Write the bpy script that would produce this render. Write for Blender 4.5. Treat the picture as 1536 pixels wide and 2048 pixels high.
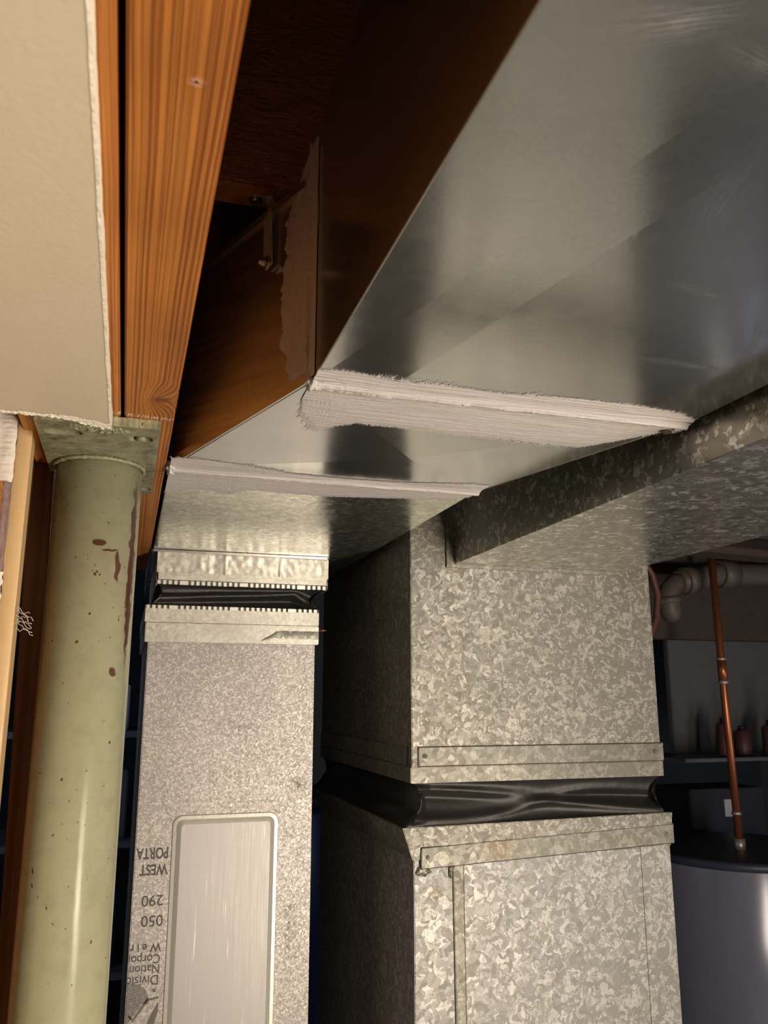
import bpy, bmesh, math, random
from mathutils import Vector, Matrix, noise
random.seed(7)
for o in list(bpy.data.objects): bpy.data.objects.remove(o)
S = bpy.context.scene; COL = S.collection
H = 1.70                      # eye height above the basement floor; all heights below are measured from the eye
R = math.radians

# ---------------------------------------------------------------- camera, world, lights, exposure
cd = bpy.data.cameras.new('camera'); cam = bpy.data.objects.new('camera', cd); COL.objects.link(cam)
cam.location = (0, 0, H); cam.rotation_euler = (R(90 + 12.62), 0, R(-17.06))
cd.sensor_fit = 'VERTICAL'; cd.sensor_height = 36; cd.lens = 1657 / 2048 * 36
cd.clip_start = .01; cd.clip_end = 50
cd.dof.use_dof = True; cd.dof.focus_distance = .95; cd.dof.aperture_fstop = 20
S.camera = cam
S.view_settings.view_transform = 'Standard'; S.view_settings.look = 'None'
S.view_settings.gamma = 1; S.view_settings.use_curve_mapping = False
S.view_settings.exposure = 0.5
w = bpy.data.worlds.new('world'); S.world = w; w.use_nodes = True
w.node_tree.nodes['Background'].inputs[0].default_value = (.5, .55, .6, 1)
w.node_tree.nodes['Background'].inputs[1].default_value = .02

def area(name, loc, target, size, power, color, sy=None):
    l = bpy.data.lights.new(name, 'AREA'); l.energy = power; l.color = color; l.size = size
    if sy: l.shape = 'RECTANGLE'; l.size_y = sy
    o = bpy.data.objects.new(name, l); COL.objects.link(o); o.location = (loc[0], loc[1], loc[2] + H)
    d = Vector((target[0] - loc[0], target[1] - loc[1], target[2] - loc[2]))
    o.rotation_euler = d.to_track_quat('-Z', 'Y').to_euler(); return o
area('work_lamp', (.80, -.65, -.52), (.08, .75, .05), .14, 20, (1, .84, .65), .95)
area('far_work_lamp', (1.3, -1.2, -.30), (.6, 1.2, 0), .20, 6, (1, .97, .95), .7)
area('rack_fill_light', (-.7, 1.9, .25), (.1, 2.9, -.3), .25, 1.2, (.55, .72, 1))  # unseen cool fill, added so the dim rack picks up some blue
area('tank_fill_light', (2.5, .7, -.9), (1.6, 2.2, -.7), .3, 3.2, (.78, .82, 1), .8)  # added fill that lifts the tank's grey side; no lamp stands there

# ---------------------------------------------------------------- node helpers
class N:
    def __init__(s, name):
        s.m = bpy.data.materials.new(name); s.m.use_nodes = True; s.t = s.m.node_tree
        s.b = s.t.nodes['Principled BSDF']; s.tc = s.t.nodes.new('ShaderNodeTexCoord'); s.co = s.tc.outputs['Object']
    def n(s, kind, **kw):
        x = s.t.nodes.new('ShaderNode' + kind)
        for k, v in kw.items(): setattr(x, k, v)
        return x
    def put(s, sock, v):
        if isinstance(v, bpy.types.NodeSocket): s.t.links.new(v, sock)
        elif v is not None:
            if hasattr(sock, 'default_value') and sock.type == 'RGBA' and len(v) == 3: v = (*v, 1)
            sock.default_value = v
    def math(s, op, a, b=None, clamp=False):
        x = s.n('Math', operation=op, use_clamp=clamp); s.put(x.inputs[0], a)
        if b is not None: s.put(x.inputs[1], b)
        return x.outputs[0]
    def map(s, loc=(0, 0, 0), rot=(0, 0, 0), sc=(1, 1, 1), v=None, kind='POINT'):
        x = s.n('Mapping', vector_type=kind); s.put(x.inputs[0], v or s.co)
        x.inputs[1].default_value = loc; x.inputs[2].default_value = rot; x.inputs[3].default_value = sc
        return x.outputs[0]
    def noise(s, scale, v=None, detail=2, rough=.5, dist=0, col=False):
        x = s.n('TexNoise'); s.put(x.inputs['Vector'], v or s.co); x.inputs['Scale'].default_value = scale
        x.inputs['Detail'].default_value = detail; x.inputs['Roughness'].default_value = rough; x.inputs['Distortion'].default_value = dist
        return x.outputs['Color' if col else 'Fac']
    def vor(s, scale, v=None, out='Color', feature='F1'):
        x = s.n('TexVoronoi', feature=feature); s.put(x.inputs['Vector'], v or s.co); x.inputs['Scale'].default_value = scale
        return x.outputs[out]
    def ramp(s, f, stops, interp='LINEAR'):
        x = s.n('ValToRGB'); s.put(x.inputs[0], f); r = x.color_ramp; r.interpolation = interp
        while len(r.elements) < len(stops): r.elements.new(.5)
        for e, (p, c) in zip(r.elements, stops):
            e.position = p; e.color = (c, c, c, 1) if isinstance(c, (int, float)) else (*c, 1)
        return x.outputs[0]
    def mix(s, f, a, b, blend='MIX'):
        x = s.n('Mix', data_type='RGBA', blend_type=blend); s.put(x.inputs[0], f); s.put(x.inputs[6], a); s.put(x.inputs[7], b)
        return x.outputs[2]
    def sep(s, v=None):
        x = s.n('SeparateXYZ'); s.put(x.inputs[0], v or s.co); return x.outputs
    def warp(s, amt, scale, v=None):
        c = s.noise(scale, v, 2, col=True); x = s.n('VectorMath', operation='SUBTRACT'); s.put(x.inputs[0], c); x.inputs[1].default_value = (.5, .5, .5)
        y = s.n('VectorMath', operation='SCALE'); s.put(y.inputs[0], x.outputs[0]); y.inputs['Scale'].default_value = amt
        z = s.n('VectorMath', operation='ADD'); s.put(z.inputs[0], v or s.co); s.put(z.inputs[1], y.outputs[0]); return z.outputs[0]
    def bump(s, h, strength=.3, dist=.001, chain=None):
        x = s.n('Bump'); x.inputs['Strength'].default_value = strength; x.inputs['Distance'].default_value = dist; s.put(x.inputs['Height'], h)
        if chain: s.put(x.inputs['Normal'], chain)
        return x.outputs[0]
    def blob(s, c, rot, sc, soft=.35):
        # 1 inside an ellipse of half sizes sc round c, falling to 0
        v = s.map(loc=c, rot=rot, sc=sc, kind='TEXTURE')
        x = s.n('VectorMath', operation='LENGTH'); s.put(x.inputs[0], v)
        return s.ramp(x.outputs['Value'], [(soft, 1), (1, 0)])
    def out(s, color=None, rough=None, metal=None, normal=None, spec=None, **kw):
        if color is not None: s.put(s.b.inputs['Base Color'], color)
        if rough is not None: s.put(s.b.inputs['Roughness'], rough)
        if metal is not None: s.put(s.b.inputs['Metallic'], metal)
        if normal is not None: s.put(s.b.inputs['Normal'], normal)
        if spec is not None: s.put(s.b.inputs['Specular IOR Level'], spec)
        return s.m

def plain(name, c, rough=.6, metal=0, var=.15, scale=40, bs=.15):
    a = N(name); f = a.noise(scale, detail=4)
    dark = tuple(x * (1 - var) for x in c); lite = tuple(min(1, x * (1 + var)) for x in c)
    return a.out(a.mix(f, dark, lite), rough, metal, a.bump(f, bs, .001))

def galv(name, lo, hi, scale, rough=(.3, .5), metal=.85, warp=.012, wscale=60, bumpy=.12, stretch=(1, 1, 1), grime=.0, base=None, contrast=(.45, .8), stains=()):
    a = N(name)
    v = a.warp(warp, wscale, a.map(sc=stretch))
    c = a.vor(scale, v); s1 = a.sep(c)
    c2 = a.vor(scale * 2.3, v); s2 = a.sep(c2)
    f = a.math('ADD', a.math('MULTIPLY', s1[0], .65), a.math('MULTIPLY', s2[1], .35))
    fr = a.ramp(f, [(contrast[0], lo), (contrast[1], hi)])
    big = a.noise(6, detail=4)
    col = a.mix(a.ramp(big, [(.35, 0), (.7, grime)]), fr, tuple(x * .45 for x in lo))
    ro = a.ramp(s1[1], [(0, rough[0]), (1, rough[1])])
    for (c, sc, sc_col, thr) in stains:
        k = a.math('MULTIPLY', a.blob(c, (0, 0, 0), sc, .1), a.ramp(a.noise(130, detail=5, rough=.7), [(thr, 0), (thr + .12, .85)]))
        col = a.mix(k, col, sc_col)
    nrm = a.bump(a.math('MULTIPLY', s1[2], 1), bumpy, .0006)
    return a.out(col, ro, metal, nrm)

# ---------------------------------------------------------------- materials
def wood_mat(name, light, dark, axis='Y', freq=520, knots=(), rough=.55, paint=False, holes=()):
    a = N(name); x, y, z = a.sep()
    along = {'X': x, 'Y': y, 'Z': z}[axis]; across = {'X': y, 'Y': x, 'Z': x}[axis]; third = {'X': z, 'Y': z, 'Z': y}[axis]
    cb = a.n('CombineXYZ'); a.put(cb.inputs[0], a.math('MULTIPLY', across, 14)); a.put(cb.inputs[1], a.math('MULTIPLY', along, 2.4)); a.put(cb.inputs[2], a.math('MULTIPLY', third, 14))
    low = a.noise(1.0, cb.outputs[0], 3)
    ac = a.math('ADD', across, a.math('MULTIPLY', low, .008))
    for (kx, ky, rad) in knots:
        k = a.blob((kx, ky, 0), (0, 0, 0), (rad, rad * 2.3, 10), 0.0)
        ac = a.math('ADD', ac, a.math('MULTIPLY', a.math('POWER', k, 1.6), .014))
    ph = a.math('ADD', a.math('MULTIPLY', ac, freq), a.math('MULTIPLY', third, freq * .35))
    cbn = a.n('CombineXYZ'); a.put(cbn.inputs[0], a.math('MULTIPLY', ac, freq * .42)); a.put(cbn.inputs[1], a.math('MULTIPLY', along, 1.6)); a.put(cbn.inputs[2], a.math('MULTIPLY', third, freq * .08))
    irr = a.noise(1.0, cbn.outputs[0], 3, .55)
    sn = a.math('ADD', a.math('MULTIPLY', a.math('SINE', ph), .5), .5)
    g = a.math('ADD', a.math('MULTIPLY', sn, .30), a.math('MULTIPLY', a.ramp(irr, [(.42, 0), (.60, 1)]), .8), True)
    g = a.math('POWER', g, 1.3)
    cb2 = a.n('CombineXYZ'); a.put(cb2.inputs[0], a.math('MULTIPLY', across, 900)); a.put(cb2.inputs[1], a.math('MULTIPLY', along, 22)); a.put(cb2.inputs[2], a.math('MULTIPLY', third, 900))
    fine = a.noise(1.0, cb2.outputs[0], 3)
    f = a.math('ADD', a.math('MULTIPLY', g, .72), a.math('MULTIPLY', fine, .35), True)
    col = a.mix(f, light, dark)
    blotch = a.noise(9, detail=4); col = a.mix(a.ramp(blotch, [(.45, 0), (.8, .35)]), col, tuple(c * .6 for c in dark))
    for (kx, ky, rad) in knots:
        k = a.blob((kx, ky, 0), (0, 0, 0), (rad * .42, rad * .5, 10), .3)
        col = a.mix(a.math('MULTIPLY', k, .75), col, (.10, .035, .012))
    for (kx, ky, rad) in holes:
        k = a.math('MULTIPLY', a.blob((kx, ky, 0), (0, 0, 0), (rad * 3.4, rad * 3.4, 10), .2), a.ramp(a.noise(500), [(.35, 0), (.6, 1)]))
        col = a.mix(a.math('MULTIPLY', k, .55), col, (.85, .62, .5))
        k = a.blob((kx, ky, 0), (0, 0, 0), (rad, rad, 10), .5); col = a.mix(k, col, (.05, .02, .01))
    if paint:
        band = a.blob((0.003, .655, 0), (0, 0, R(6)), (.06, .0042, 10), .6)
        cb3 = a.n('CombineXYZ'); a.put(cb3.inputs[0], a.math('MULTIPLY', across, 900)); a.put(cb3.inputs[1], a.math('MULTIPLY', along, 120))
        m = a.math('MULTIPLY', band, a.ramp(a.noise(1, cb3.outputs[0], 3), [(.52, 0), (.58, 1)]))
        col = a.mix(m, col, (.85, .76, .68))
    return a.out(col, rough, 0, a.bump(f, .35, .0006), .35)

M = {}
M['beam'] = wood_mat('beam_wood', (.64, .25, .050), (.22, .058, .010), 'Y', 2100, knots=((.012, .612, .018),), holes=((.011, .268, .0011),), paint=True)
M['beam_b'] = wood_mat('beam_wood_second', (.72, .30, .07), (.30, .09, .016), 'Y', 1500, paint=True)
M['joist'] = wood_mat('joist_wood', (.50, .22, .07), (.24, .085, .025), 'X', 600)
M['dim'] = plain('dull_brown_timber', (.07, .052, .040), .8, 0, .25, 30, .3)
def rough_sawn():
    a = N('rough_joist_wood'); v = a.map(sc=(22, 22, 60)); h = a.noise(1, a.warp(2.5, .8, v), 5, .6)
    h2 = a.noise(1, a.map(sc=(120, 60, 700)), 3)
    return a.out(a.mix(h2, (.34, .11, .035), (.70, .30, .11)), .42, 0, a.bump(h, 1, .012, a.bump(h2, .3, .001)))
M['rough'] = rough_sawn()
M['darkwood'] = wood_mat('dark_stud_wood', (.28, .14, .08), (.14, .065, .035), 'Z', 400, rough=.45)

def smears(a, col, ro, items):
    for (c, rot, sc, amt) in items:
        v = a.map(loc=c, rot=(0, 0, R(rot)), sc=sc, kind='TEXTURE')
        st = a.noise(1, a.map(sc=(1.2, 9, 1), v=v), 5, .7)
        m = a.math('MULTIPLY', a.blob(c, (0, 0, R(rot)), sc, .1), a.math('MULTIPLY', a.ramp(st, [(.42, 0), (.58, 1)]), amt))
        col = a.mix(m, col, (.86, .87, .86)); ro = a.mix(m, ro, (.6, .6, .6))
    return col, ro
def duct_sheet():
    a = N('smooth_galvanised_sheet')
    big = a.noise(7, detail=5, rough=.6); fine = a.noise(420, detail=3); mid = a.noise(60, detail=4)
    col = a.mix(a.ramp(big, [(.3, 0), (.7, 1)]), (.52, .55, .54), (.66, .68, .66))
    col = a.mix(a.math('MULTIPLY', a.ramp(fine, [(.4, 0), (.65, 1)]), .28), col, (.72, .74, .72))
    ro = a.ramp(a.math('ADD', a.math('MULTIPLY', mid, .5), a.math('MULTIPLY', big, .5)), [(.3, .13), (.75, .21)])
    col, ro = smears(a, col, ro, [((.158, .192, .218), -28, (.030, .011, 1), .8), ((.195, .196, .218), 10, (.022, .007, 1), .5),
        ((.163, .262, .218), 65, (.018, .006, 1), .45), ((.160, .295, .218), -12, (.022, .0018, 1), .7),
        ((.29, .345, .218), 12, (.035, .006, 1), .55), ((.345, .435, .218), 3, (.05, .006, 1), .6), ((.215, .3, .218), 60, (.01, .002, 1), .8),
        ((.25, .22, .218), 30, (.04, .01, 1), .4), ((.36, .39, .218), 55, (.05, .004, 1), .45), ((.24, .27, .218), 75, (.05, .015, 1), .3)])
    n = a.bump(fine, .05, .0003, a.bump(a.noise(9, detail=1), .15, .003))
    return a.out(col, ro, .93, n)
M['sheet'] = duct_sheet()
M['fardsheet'] = galv('flaked_duct_sheet', (.52, .53, .48), (.74, .75, .68), 150, (.2, .32), .93, .02, 60, .05, (1, 1, 1))
M['trunk'] = galv('spangled_trunk_sheet', (.42, .42, .37), (.95, .94, .88), 120, (.24, .38), .85, .026, 60, .25, contrast=(.66, .80))
M['plenum'] = galv('large_spangled_galvanised', (.225, .215, .19), (.42, .405, .365), 165, (.48, .62), .76, .028, 70, .25, grime=.2, contrast=(.47, .78), stains=(((-.125, -.26, 1.885), (.018, .1, .02), (.22, .15, .06), .45),))
M['plenum_low'] = galv('large_spangled_galvanised_sheet', (.28, .275, .262), (.48, .472, .452), 145, (.50, .64), .70, .030, 60, .25, grime=.08, contrast=(.47, .78), stains=(((-.160, -.26, 1.452), (.016, .1, .016), (.22, .14, .03), .48),))
M['finegalv'] = galv('fine_mottled_galvanised', (.34, .315, .30), (.60, .57, .55), 430, (.42, .58), .5, .006, 150, .18, grime=.25, stains=(((.103, -.17, 1.573), (.022, .1, .014), (.10, .09, .08), .42), ((.095, -.17, 1.37), (.016, .1, .07), (.14, .11, .09), .48), ((.01, -.17, 1.66), (.05, .1, .02), (.2, .18, .17), .5)))
M['band'] = galv('worn_galvanised_band', (.56, .54, .49), (.70, .68, .62), 200, (.34, .48), .5, .03, 30, .15, grime=.3)
M['cleat'] = galv('dull_galvanised_cleat', (.23, .22, .185), (.38, .365, .32), 140, (.4, .55), .5, .02, 40, .3, grime=.5, contrast=(.45, .8), stains=(((-.075, -.26, 1.505), (.035, .1, .02), (.20, .14, .07), .40),))
M['tab'] = plain('white_metal_tabs', (.82, .80, .74), .35, .5)
def brushed():
    a = N('scratched_smooth_sheet'); v = a.map(sc=(420, 30, 12)); f = a.noise(1, v, 4, .6)
    col = a.mix(f, (.36, .345, .34), (.43, .415, .41)); ro = a.ramp(f, [(.3, .42), (.7, .5)])
    for ang, off, ln in ((14, .13, 90), (-9, .165, 60), (24, .12, 120), (3, .19, 70)):
        q = a.map(rot=(0, R(ang), 0), sc=(ln * 4, 1, 5)); s = a.noise(1, q, 4, .8)
        m = a.ramp(s, [(.66, 0), (.70, .7)]); col = a.mix(m, col, (.85, .84, .82))
    return a.out(col, ro, .45, a.bump(f, .05, .0003))
M['patch'] = brushed()
def mastic():
    a = N('pale_duct_mastic'); v = a.map(sc=(18, 420, 420)); f = a.noise(1, v, 5, .65); g = a.noise(320, detail=3)
    col = a.mix(f, (.60, .55, .55), (.88, .84, .83))
    return a.out(col, a.ramp(g, [(.3, .35), (.7, .6)]), 0, a.bump(f, 1, .0022, a.bump(g, .3, .0006)), .5)
M['mastic'] = mastic()
def mastic_v():
    a = N('pale_duct_mastic_upright'); v = a.map(sc=(420, 420, 18)); f = a.noise(1, v, 5, .65)
    return a.out(a.mix(f, (.50, .52, .55), (.72, .74, .78)), .5, 0, a.bump(f, .8, .0012), .4)
M['mastic_v'] = mastic_v()
def vinyl():
    a = N('black_woven_vinyl'); x, y, z = a.sep()
    wv = a.math('MULTIPLY', a.math('SINE', a.math('MULTIPLY', a.math('ADD', x, z), 3200)), a.math('SINE', a.math('MULTIPLY', a.math('SUBTRACT', x, z), 3200)))
    return a.out((.020, .019, .019), .36, 0, a.bump(wv, .25, .0003, a.bump(a.noise(40, detail=3), .4, .003)), .6)
M['vinyl'] = vinyl()
def drywall():
    a = N('cream_painted_drywall'); f = a.noise(260, detail=4); g = a.noise(35, detail=3)
    chips = a.ramp(a.noise(120, a.map(sc=(1, .5, 1)), 5, .7), [(.70, 0), (.74, 1)])
    col = a.mix(chips, a.mix(g, (.74, .64, .49), (.80, .70, .55)), (.92, .86, .74))
    return a.out(col, .42, 0, a.bump(f, .3, .0006, a.bump(chips, .5, .0006)), .4)
M['dry'] = drywall()
M['gyp'] = plain('broken_gypsum', (.92, .84, .70), .9, 0, .12, 300, .8)
M['tan'] = plain('tan_wall_paint', (.66, .44, .22), .4, 0, .08, 120)
M['torn'] = plain('torn_purple_grey_paper', (.30, .20, .19), .8, 0, .35, 160, .8)
M['plaster'] = plain('rough_white_plaster', (.82, .72, .64), .85, 0, .15, 120, 1)
RUST = [((.0065, -.04, .1325), (.0065, .2, .0032)), ((.0150, -.04, .126), (.0075, .2, .0012)), ((.0218, -.04, .1125), (.0022, .2, .0155)), ((.0235, -.04, .0215), (.0035, .2, .0045)),
        ((.0332, -.02, .110), (.0026, .2, .088)), ((-.006, -.04, .046), (.0016, .2, .0018))]
def green(name, grime=0.0, streak=True):
    a = N(name); x, y, z = a.sep()
    g = a.noise(9, a.map(sc=(1, 1, .35)), 5)
    col = a.mix(g, (.37, .355, .225), (.44, .44, .295))
    yl = a.math('MULTIPLY', a.ramp(a.math('ADD', x, .5), [(.446, 1), (.468, 0)]), a.ramp(a.noise(30, a.map(sc=(1, 1, .3)), 4), [(.4, 0), (.7, 1)]))
    col = a.mix(a.math('MULTIPLY', yl, .5), col, (.36, .30, .10))
    sp = a.ramp(a.noise(210, a.map(sc=(1, 1, .7)), 2, .5), [(.715, 0), (.73, 1)])
    sp2 = a.ramp(a.noise(75, a.map(loc=(3, 1, 2)), 4, .6), [(.73, 0), (.74, 1)])
    rust = a.math('MAXIMUM', sp, sp2)
    if streak:
        keep = a.co; a.co = a.warp(.006, 90)
        for (c, sc) in RUST:
            b = a.blob(c, (0, 0, 0), sc, .75)
            rust = a.math('MAXIMUM', rust, a.math('MULTIPLY', b, a.ramp(a.noise(160, detail=3), [(.26, 0), (.32, 1)])))
    if streak: a.co = keep
    col = a.mix(rust, col, (.13, .05, .03))
    gm = a.ramp(a.noise(55, detail=5, rough=.7), [(.5 - grime * .2, 0), (.68, grime)])
    col = a.mix(gm, col, (.07, .06, .035))
    return a.out(col, a.ramp(g, [(.3, .20), (.7, .28)]), 0, a.bump(rust, -.4, .0006, a.bump(a.noise(14, a.map(sc=(1, 1, .25)), 2), .35, .002 + grime * .004)), .6)
M['green'] = green('chipped_green_steel_paint', .15)
M['green_plate'] = green('grimy_green_steel_paint', .8, False)
M['weld'] = plain('lumpy_green_weld', (.25, .27, .16), .45, 0, .5, 200, 1)
M['steel'] = plain('zinc_steel', (.55, .53, .50), .3, .9)
M['rim'] = plain('pressed_metal_rim', (.62, .60, .55), .35, .3, .1, 300, .2)
M['ink'] = plain('grey_stencil_ink', (.085, .075, .07), .6, .1, .4, 600)
M['ink_soft'] = plain('faded_grey_ink', (.15, .13, .125), .6, .2, .4, 600)
def copper():
    a = N('tarnished_copper'); f = a.noise(40, a.map(sc=(1, 1, .3)), 4)
    return a.out(a.mix(f, (.62, .22, .10), (.42, .12, .05)), .35, .75)
M['copper'] = copper()
M['solder'] = plain('pale_solder', (.65, .60, .52), .4, .7, .4, 300, .6)
M['tank'] = plain('grey_enamel_tank', (.20, .21, .27), .22, .15, .05, 8, .02)
M['tanktop'] = plain('dark_tank_top', (.045, .055, .085), .45, .2)
M['pvc'] = plain('dusty_drain_pipe', (.12, .10, .085), .5, 0)
M['hose'] = plain('red_rubber_hose', (.14, .05, .04), .5)
M['concrete'] = plain('grey_concrete', (.42, .42, .39), .85, 0, .3, 12, .4)
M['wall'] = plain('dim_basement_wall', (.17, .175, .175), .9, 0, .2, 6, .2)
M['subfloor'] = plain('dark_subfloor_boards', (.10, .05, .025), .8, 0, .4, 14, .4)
M['black'] = plain('dark_box', (.012, .014, .02), .6)
M['blue'] = plain('blue_plastic', (.008, .02, .08), .4)
M['red'] = plain('red_plastic', (.20, .035, .03), .5)
M['white'] = plain('off_white_card', (.5, .5, .48), .7)
M['shelfm'] = plain('grey_shelf_metal', (.12, .13, .15), .5, .2)
M['strapm'] = plain('pale_zinc_strap', (.62, .60, .54), .4, .35)
M['grime'] = plain('dark_grime_and_shade', (.06, .05, .035), .8, .1)  # dark tone for grimy joints, also for painted-in shade by seam and corner
M['cab'] = plain('furnace_cabinet_enamel', (.30, .30, .28), .4, .3)

# ---------------------------------------------------------------- mesh helpers
def link(name, me, mat, parent=None, smooth=False):
    o = bpy.data.objects.new(name, me); COL.objects.link(o)
    if mat: me.materials.append(mat)
    if parent:
        o.parent = parent; me.transform(Matrix.Translation(-Vector(parent.location)))
        if parent.parent: pass
    if smooth:
        for p in me.polygons: p.use_smooth = True
    return o
def abs_loc(o):
    v = Vector(o.location)
    while o.parent: o = o.parent; v += Vector(o.location)
    return v
class B:
    """collects shapes given in eye-height coordinates; build() links them as one mesh object"""
    def __init__(s): s.bm = bmesh.new()
    def box(s, x0, x1, y0, y1, z0, z1, bev=0, seg=2):
        t = bmesh.new(); bmesh.ops.create_cube(t, size=1)
        for v in t.verts: v.co = Vector(((x0 + x1) / 2 + v.co.x * (x1 - x0), (y0 + y1) / 2 + v.co.y * (y1 - y0), (z0 + z1) / 2 + v.co.z * (z1 - z0)))
        if bev: bmesh.ops.bevel(t, geom=t.edges[:], offset=bev, segments=seg, affect='EDGES', clamp_overlap=True)
        s.add(t); return s
    def add(s, t, mtx=None):
        if mtx: t.transform(mtx)
        m = bpy.data.meshes.new('t'); t.to_mesh(m); t.free(); s.bm.from_mesh(m); bpy.data.meshes.remove(m)
    def hexa(s, p, bev=0):
        """8 points: bottom 4 counter-clockwise, top 4"""
        t = bmesh.new(); v = [t.verts.new(q) for q in p]
        for f in ((3, 2, 1, 0), (4, 5, 6, 7), (0, 1, 5, 4), (1, 2, 6, 5), (2, 3, 7, 6), (3, 0, 4, 7)): t.faces.new([v[i] for i in f])
        if bev: bmesh.ops.bevel(t, geom=t.edges[:], offset=bev, segments=2, affect='EDGES', clamp_overlap=True)
        s.add(t); return s
    def tube(s, pts, r, n=24, cap=True):
        pts = [Vector(p) for p in pts]; rings = []
        rs = r if isinstance(r, (list, tuple)) else [r] * len(pts)
        up = None
        for i, p in enumerate(pts):
            d = (pts[min(i + 1, len(pts) - 1)] - pts[max(i - 1, 0)]).normalized()
            if up is None: up = Vector((1, 0, 0)) if abs(d.x) < .9 else Vector((0, 1, 0))
            a = (up - d * up.dot(d)).normalized(); up = a; b = d.cross(a)
            rings.append([s.bm.verts.new(p + (a * math.cos(2 * math.pi * k / n) + b * math.sin(2 * math.pi * k / n)) * rs[i]) for k in range(n)])
        for i in range(len(rings) - 1):
            for k in range(n): s.bm.faces.new((rings[i][k], rings[i][(k + 1) % n], rings[i + 1][(k + 1) % n], rings[i + 1][k])).smooth = True
        if cap: s.bm.faces.new(rings[0][::-1]); s.bm.faces.new(rings[-1])
        return s
    def grid(s, fn, nu, nv, thick=None, smooth=True):
        vs = [[s.bm.verts.new(fn(i / nu, j / nv)) for j in range(nv + 1)] for i in range(nu + 1)]
        for i in range(nu):
            for j in range(nv): s.bm.faces.new((vs[i][j], vs[i + 1][j], vs[i + 1][j + 1], vs[i][j + 1])).smooth = smooth
        return s
    def sphere(s, c, r, sc=(1, 1, 1)):
        t = bmesh.new(); bmesh.ops.create_uvsphere(t, u_segments=16, v_segments=10, radius=r)
        for v in t.verts: v.co = Vector((c[0] + v.co.x * sc[0], c[1] + v.co.y * sc[1], c[2] + v.co.z * sc[2]))
        for f in t.faces: f.smooth = True
        s.add(t); return s
    def build(s, name, mat, parent=None, fix=True):
        if fix: bmesh.ops.recalc_face_normals(s.bm, faces=s.bm.faces)
        me = bpy.data.meshes.new(name); s.bm.to_mesh(me); s.bm.free()
        me.transform(Matrix.Translation((0, 0, H)))
        o = bpy.data.objects.new(name, me); COL.objects.link(o); me.materials.append(mat)
        if parent: o.parent = parent; me.transform(Matrix.Translation(-abs_loc(parent)))
        else:
            # origin at the base of the thing
            xs = [v.co for v in me.vertices]
            c = Vector(((min(v.x for v in xs) + max(v.x for v in xs)) / 2, (min(v.y for v in xs) + max(v.y for v in xs)) / 2, min(v.z for v in xs)))
            c = Vector([round(q, 3) for q in c])
            if name not in KEEP: me.transform(Matrix.Translation(-c)); o.location = c
        return o
KEEP = set()
def thing(name, label, cat, loc, group=None):
    o = bpy.data.objects.new(name, None); COL.objects.link(o); o.location = (loc[0], loc[1], loc[2] + H); o.empty_display_size = .05
    o['label'] = label; o['category'] = cat
    if group: o['group'] = group
    return o
def tag(o, label, cat, group=None):
    o['label'] = label; o['category'] = cat
    if group: o['group'] = group
    return o
def struct(o): o['kind'] = 'structure'; return o
def ns(x, y=0, z=0): return noise.noise(Vector((x, y, z)))
def lerp(pts, x):
    if x <= pts[0][0]: return pts[0][1]
    for (a, b), (c, d) in zip(pts, pts[1:]):
        if x <= c: return b + (d - b) * (x - a) / (c - a)
    return pts[-1][1]

# ---------------------------------------------------------------- the room shell
struct(B().box(-2.6, 3.6, -2.6, 4.2, -H - .1, -H).build('floor', M['concrete']))
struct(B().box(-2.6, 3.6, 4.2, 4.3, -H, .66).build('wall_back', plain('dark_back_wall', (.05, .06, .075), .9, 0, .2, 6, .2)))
struct(B().box(-2.6, 3.6, -2.7, -2.6, -H, .66).build('wall_front', M['wall']))
struct(B().box(-2.7, -2.6, -2.7, 4.3, -H, .66).build('wall_left', M['wall']))
struct(B().box(3.6, 3.7, -2.7, 4.3, -H, .66).build('wall_right', M['wall']))
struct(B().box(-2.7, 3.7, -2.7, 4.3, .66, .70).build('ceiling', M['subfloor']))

# built-up beam
def beam_board(x0, x1, y0, y1, mat, label):
    o = B().box(x0, x1, y0, y1, .218, .43, .0012).build('beam_board', mat); me = o.data
    me.transform(Matrix.Translation(Vector(o.location) - Vector((0, 0, H)))); o.location = (0, 0, H)
    return tag(o, label, 'beam', None)
beam_board(-.0135, .0247, -1.2, 1.50, M['beam'], 'orange-brown grained beam board right of the thin dark gap, knot near its end')
beam_board(-.0540, -.0165, -1.2, 1.50, M['beam_b'], 'orange beam board between the cream drywall edge and the thin dark gap')
beam_board(-.0945, -.0565, -1.2, 1.50, M['beam_b'], 'beam board over the drywall, seen only behind the green column plate')
# joists
def joist(y, t, label, group=None, mat='joist', x0=-.6, x1=3.4):
    return tag(B().box(x0, x1, y, y + t, .432, .655, .002).build('floor_joist', M[mat]), label, 'joist', group)
joist(.640, .036, 'rough dark wooden floor joist crossing just above the metal ducts behind the beam', mat='rough')
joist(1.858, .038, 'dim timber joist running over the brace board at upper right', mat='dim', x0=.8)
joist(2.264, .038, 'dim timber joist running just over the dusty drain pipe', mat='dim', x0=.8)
tag(B().box(-.05, .0650, .79, .828, .432, .65, .001).build('wood_block', M['joist']), 'orange wood block standing on the beam behind the rough joist', 'block')

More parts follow.
